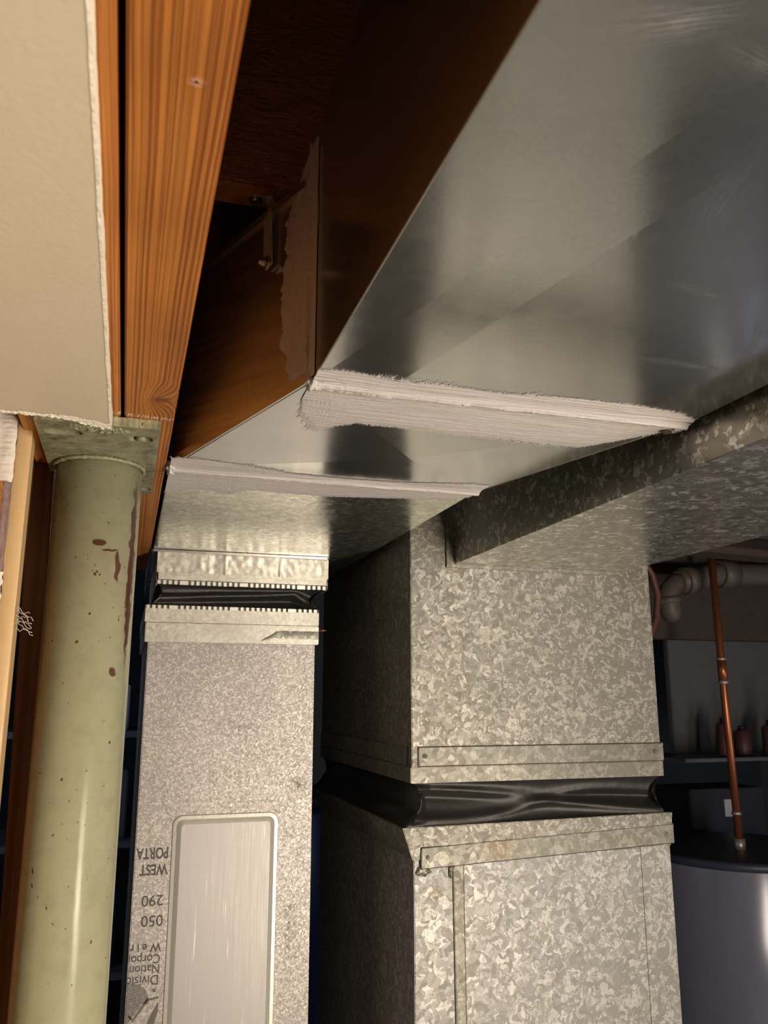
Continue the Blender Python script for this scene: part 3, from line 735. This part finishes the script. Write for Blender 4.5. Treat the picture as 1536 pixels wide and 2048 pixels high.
# ---------------------------------------------------------------- wide plenum (right)
t = thing('plenum_duct', 'wide spangled galvanised plenum with black fabric joint in the right middle', 'duct', (.56, 1.34, -H))
PX0, PX1, PY0, PY1 = .3700, .7530, 1.080, 1.615
b = B(); b.box(PX0, PX1, PY0, PY1, -.1095, .425, .0010); b.build('upper_box', M['plenum'], t)
def cleat(x0, x1, z0a, z0b, hgt, y, mat='cleat', name='drive_cleat'):
    b = B(); b.hexa([(x0, y - .0022, z0a - hgt), (x1, y - .0022, z0b - hgt), (x1, y + .001, z0b - hgt), (x0, y + .001, z0a - hgt),
                     (x0, y - .0022, z0a), (x1, y - .0022, z0b), (x1, y + .001, z0b), (x0, y + .001, z0a)], .0007)
    b.hexa([(x0, y - .0032, z0a - .003), (x1, y - .0032, z0b - .003), (x1, y - .001, z0b - .003), (x0, y - .001, z0a - .003),
            (x0, y - .0032, z0a), (x1, y - .0032, z0b), (x1, y - .001, z0b), (x0, y - .001, z0a)], .0006)
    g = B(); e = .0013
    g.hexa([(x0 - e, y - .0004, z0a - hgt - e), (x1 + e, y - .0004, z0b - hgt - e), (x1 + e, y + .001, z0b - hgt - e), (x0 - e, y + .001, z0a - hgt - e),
            (x0 - e, y - .0004, z0a + e), (x1 + e, y - .0004, z0b + e), (x1 + e, y + .001, z0b + e), (x0 - e, y + .001, z0a + e)]); g.build('grime_shade_line', M['grime'], t)
    return b.build(name, M[mat], t)
cleat(.3790, .7560, -.0650, -.0650, .0235, PY0)
b = B(); b.hexa([(PX0 - .0022, 1.095, -.0885), (PX0 + .001, 1.095, -.0885), (PX0 + .001, PY1, -.0885), (PX0 - .0022, PY1, -.0885),
                 (PX0 - .0022, 1.095, -.065), (PX0 + .001, 1.095, -.065), (PX0 + .001, PY1, -.065), (PX0 - .0022, PY1, -.065)], .0007); b.build('drive_cleat', M['cleat'], t)
b = B(); b.box(PX0 - .0022, PX1 + .0020, PY0 - .0012, PY1, -.1105, -.0900, .0008); b.build('upper_collar', M['cleat'], t)
LX0, LX1 = .3540, .7600
def fold_r(u, v, i, f):
    if i != 1: return .006 * ns(f * 6, v * 4, 2) * math.sin(math.pi * v)
    e = min(1, v * 5, (1 - v) * 5)
    c1 = .12 + .75 * f; c2 = .85 - .55 * f + .15 * math.sin(f * 7); c3 = .35 + .2 * f
    return e * (-.012 * math.exp(-((v - c1) / .13) ** 2) * (1 - .4 * f) - .008 * math.exp(-((v - c2) / .12) ** 2) * max(0, 1 - f * .8) + .006 * math.exp(-((v - c3) / .10) ** 2) - .010 * max(0, 1 - f / .07))
fabric((PX0 + .001, PX1 - .001, PY0 + .001, PY1 - .002), (LX0 + .001, LX1 - .003, PY0 - .006, PY1 + .004), -.1085, -.1655, .016, 11, 'flexible_connector', t, fold_r)
# lower box: flared collar and body
b = B(); b.hexa([(PX0 - .001, PY0 - .004, -.205), (PX1 + .0035, PY0 - .004, -.205), (PX1 + .0035, PY1 + .004, -.205), (PX0 - .001, PY1 + .004, -.205),
                 (LX0, PY0 - .008, -.1645), (LX1, PY0 - .008, -.1600), (LX1, PY1 + .008, -.1600), (LX0, PY1 + .008, -.1645)], .001); b.build('lower_collar', M['plenum'], t)
b = B(); b.box(PX0 + .001, PX1 + .003, PY0 - .002, PY1 + .004, -1.0, -.19, .001); b.build('lower_box', M['plenum_low'], t)
b = B(); b.box(.33, .80, 1.04, 1.70, -1.70, -1.0, .006); b.build('cabinet', M['cab'], t)
cleat(.3800, .7600, -.1900, -.1760, .0245, PY0 - .0052)
b = B(); b.box(.4370, .7060, PY0 - .0038, PY0 - .001, -.98, -.2060, .0006); b.build('front_sheet', M['plenum_low'], t)
b = B(); b.box(.7060, .7074, PY0 - .0026, PY0 - .001, -.98, -.2040); b.build('grime_shade_line', M['grime'], t)
b = B(); b.hexa([(.4270, PY0 - .0055, -.98), (.4372, PY0 - .0075, -.98), (.4372, PY0 - .001, -.98), (.4270, PY0 - .001, -.98),
                 (.4240, PY0 - .0055, -.2150), (.4372, PY0 - .0078, -.2120), (.4372, PY0 - .001, -.2120), (.4240, PY0 - .001, -.2150)], .0008)
b.build('standing_seam', M['cleat'], t)
b = B(); b.box(.4372, .4392, PY0 - .0044, PY0 - .001, -.98, -.2090); b.build('grime_shade_line', M['grime'], t)  # dark strip painted in as the standing seam's shadow on its right
for c in ((.3880, PY0 - .0045, -.0765), (.7420, PY0 - .0045, -.0765), (.3880, PY0 - .0078, -.2010), (.7480, PY0 - .0078, -.1890)):
    b = B(); b.tube([(c[0], c[1] + .003, c[2]), c], .0034, 16); b.sphere(c, .0026, (1, .6, 1)); b.build('screw', M['cleat'], t)
b = B(); b.add(dab((.3830, PY0 - .003, -.2185), .008, (1.2, .25, .7), seed=2)); b.build('sealant_blob', M['cleat'], t)
b = B(); b.add(dab((.4215, PY0 - .003, -.2205), .008, (.4, .3, 1), seed=6)); b.build('sealant_blob', M['cleat'], t)

# trunk duct leaving the plenum towards the eye
t = thing('trunk_duct', 'low spangled galvanised trunk duct running out of the plenum at right', 'duct', (0, 0, 0))
b = B(); b.box(.4345, .7035, -.9, 1.079, .184, .3740, .0006); b.build('section', M['trunk'], t)
b = B(); ring(b, .4225, .7065, 1.0755, 1.0800, .1795, .380, .012, .0004) if False else b.box(.4225, .4345, 1.0755, 1.0800, .1800, .380, .0004)
b.box(.4225, .7065, 1.0765, 1.0800, .1785, .1842, .0004); b.build('end_flange', M['cleat'], t)

# ---------------------------------------------------------------- back right corner
TX, TY, TR, TZ = 1.73, 2.13, .27, -.425
t = thing('water_heater', 'tall grey cylindrical water heater standing at the lower right', 'water heater', (TX, TY, -H))
b = B(); b.tube([(TX, TY, -H + .04), (TX, TY, TZ - .012), (TX, TY, TZ - .002)], [TR, TR, TR - .004], 96); b.build('tank', M['tank'], t)
b = B(); b.tube([(TX, TY, TZ - .016), (TX, TY, TZ + .002), (TX, TY, TZ + .006)], [TR + .003, TR + .003, TR - .004], 96); b.build('tank_top', M['tanktop'], t)
b = B(); b.tube([(TX, TY, -H), (TX, TY, -H + .04)], TR - .03, 48); b.build('base_ring', M['black'], t)
b = B(); b.tube([(1.695, 2.09, TZ), (1.695, 2.09, TZ + .035)], .016, 20); b.build('pipe_fitting', M['solder'], t)
t = thing('water_pipe', 'thin vertical copper water pipe rising from the water heater', 'pipe', (1.695, 2.09, TZ + .03))
b = B(); b.tube([(1.695, 2.09, TZ + .03), (1.688, 2.09, 0), (1.684, 2.09, .425)], .0108, 20); b.build('pipe', M['copper'], t)
b = B(); b.tube([(1.6885, 2.09, .045), (1.6878, 2.09, .112)], .0135, 20); b.build('coupling', M['copper'], t)
b = B(); b.tube([(1.6885, 2.09, .040), (1.6885, 2.09, .049)], .0140, 20); b.build('solder_joint', M['solder'], t)
b = B(); b.tube([(1.6879, 2.09, .108), (1.6878, 2.09, .115)], .0140, 20); b.build('solder_joint', M['solder'], t)
b = B(); b.tube([(1.6935, 2.09, -.318), (1.6936, 2.09, -.326)], .0135, 20); b.build('solder_joint', M['solder'], t)
# drain pipe with trap
t = thing('drain_pipe', 'dusty grey drain pipe with a hanging elbow trap beside the copper pipe', 'pipe', (1.7, 2.2, .3))
b = B(); b.tube([(2.9, 2.25, .42), (2.0, 2.22, .395), (1.80, 2.21, .386), (1.68, 2.2, .360), (1.64, 2.2, .352)], .036, 28); b.build('pipe', M['pvc'], t)
b = B(); b.tube([(1.80, 2.21, .386), (1.86, 2.212, .389)], .045, 28); b.build('coupling', M['pvc'], t)
b = B(); b.tube([(1.66, 2.2, .356), (1.70, 2.2, .364)], .043, 28); b.build('coupling', M['pvc'], t)
b = B(); pts = [(1.66, 2.2, .354), (1.628, 2.2, .346), (1.607, 2.2, .326), (1.600, 2.2, .30), (1.603, 2.2, .272), (1.609, 2.2, .250), (1.614, 2.2, .236), (1.617, 2.2, .228)]
b.tube(pts, [.031, .031, .032, .033, .033, .031, .024, .010], 24); b.tube([(1.598, 2.2, .305), (1.601, 2.2, .285)], .038, 24); b.build('trap', M['pvc'], t)
# red hose beside the plenum
b = B(); P = [(1.34, 1.9, .432), (1.345, 1.95, .37), (1.372, 1.95, .33), (1.385, 1.95, .275), (1.375, 1.95, .21), (1.348, 1.95, .155), (1.325, 1.95, .10)]
b.tube(P, .009, 14); tag(b.build('rubber_hose', M['hose']), 'curved dull red hose hanging just right of the plenum top', 'hose')
b = B(); b.tube([(.7790, 1.16, -.62), (.7790, 1.16, .05)], .0065, 16); tag(b.build('gas_pipe', M['copper']), 'orange copper tube running up behind the plenum right edge', 'pipe')
# cross pieces in the ceiling there
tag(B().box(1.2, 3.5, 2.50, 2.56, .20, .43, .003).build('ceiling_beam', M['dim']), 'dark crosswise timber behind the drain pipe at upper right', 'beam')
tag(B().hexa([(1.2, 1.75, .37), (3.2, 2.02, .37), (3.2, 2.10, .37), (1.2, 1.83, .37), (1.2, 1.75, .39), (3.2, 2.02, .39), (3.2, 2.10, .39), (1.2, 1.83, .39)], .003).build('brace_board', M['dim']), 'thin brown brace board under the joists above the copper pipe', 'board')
# grey hung sheet behind
tag(B().box(1.98, 3.4, 2.75, 2.78, -.20, .22, .003).build('wall_board', plain('slate_board', (.13, .135, .135), .7)), 'plain slate grey board behind the copper pipe', 'board')
# shelving with clutter at the back right
t = thing('shelf_unit', 'dark metal shelf unit with small containers behind the copper pipe', 'shelf', (2.4, 2.75, -H))
for z in (-.20, -.52): b = B(); b.box(1.80, 3.3, 2.45, 2.74, z - .012, z, .003); b.build('shelf', M['shelfm'], t)
for x in (3.27,):
    b = B(); b.box(x, x + .03, 2.45, 2.48, -H, -.17, .002); b.build('post', M['shelfm'], t)
def can(x, y, z, r, h_, mat, label, kind='can'):
    tt = thing(kind, label, kind, (x, y, z))
    b = B(); b.tube([(x, y, z), (x, y, z + .004), (x, y, z + h_ * .8), (x, y, z + h_ * .88)], [r * .95, r, r, r * .55], 28); b.build('body', M[mat], tt)
    b = B(); b.tube([(x, y, z + h_ * .88), (x, y, z + h_)], r * .45, 20); b.build('cap', M['white' if mat == 'red' else 'black'], tt)
M['dred'] = plain('dark_red_can', (.09, .035, .035), .5); M['grn'] = plain('olive_grey_can', (.13, .13, .10), .5)
can(2.02, 2.52, -.199, .026, .13, 'dred', 'dark red bottle at the left end of the shelf')
can(2.12, 2.55, -.199, .030, .10, 'dred', 'squat dark red can second on the shelf')
can(2.22, 2.52, -.199, .032, .12, 'dred', 'brownish red can just left of the copper pipe')
can(2.36, 2.52, -.199, .030, .15, 'grn', 'olive grey can just right of the copper pipe')
can(2.46, 2.50, -.199, .030, .09, 'red', 'bright red can right of the copper pipe on the shelf')
can(2.60, 2.55, -.199, .034, .14, 'shelfm', 'dark grey can at the right end of the shelf')
t = thing('storage_box', 'dark cardboard box with pale square label left of the copper pipe', 'box', (1.95, 2.6, -.52))
b = B(); b.box(1.82, 2.12, 2.47, 2.66, -.519, -.30, .003); b.build('carton', M['black'], t)
b = B(); b.box(1.955, 2.01, 2.4675, 2.4705, -.39, -.335, .0004); b.build('paper_label', M['white'], t)

# ---------------------------------------------------------------- clutter seen through the gaps on the left
t = thing('storage_rack', 'dark rack with boxes seen between column and drop duct', 'rack', (.02, 2.9, -H))
for z in (-.10, -.42, -.78, -1.2): b = B(); b.box(-.5, .35, 2.75, 3.1, z - .02, z, .002); b.build('shelf', M['shelfm'], t)
for x in (-.5, .33): b = B(); b.box(x, x + .02, 2.75, 2.77, -H, .35, .002); b.build('post', M['shelfm'], t)
def carton(x0, x1, z, h_, mat, label):
    tt = thing('carton', label, 'box', ((x0 + x1) / 2, 2.9, z)); b = B(); b.box(x0, x1, 2.8, 3.05, z, z + h_, .004); b.build('box_body', M[mat], tt)
    b = B(); b.box(x0 + .02, x0 + .06, 2.7985, 2.8005, z + h_ * .3, z + h_ * .7, .0003); b.build('box_label', M['white'], tt)
carton(-.10, .02, -.10, .14, 'white', 'pale box on the top rack shelf beside the column')
carton(-.12, .03, -.42, .20, 'shelfm', 'grey box on the middle rack shelf behind the drop duct')
carton(-.16, .02, -.78, .22, 'blue', 'blue box on the lower rack shelf behind the drop duct')
t = thing('plastic_barrel', 'dark blue plastic barrel glimpsed between the two upright ducts', 'barrel', (.66, 2.6, -H))
b = B(); b.tube([(.66, 2.7, -H), (.66, 2.7, -H + .03), (.66, 2.7, -.9), (.66, 2.7, -.34), (.66, 2.7, -.32)], [.19, .20, .21, .20, .18], 40); b.build('barrel_body', M['blue'], t)
b = B(); b.tube([(.66, 2.7, -.32), (.66, 2.7, -.29)], .195, 40); b.build('barrel_lid', M['black'], t)
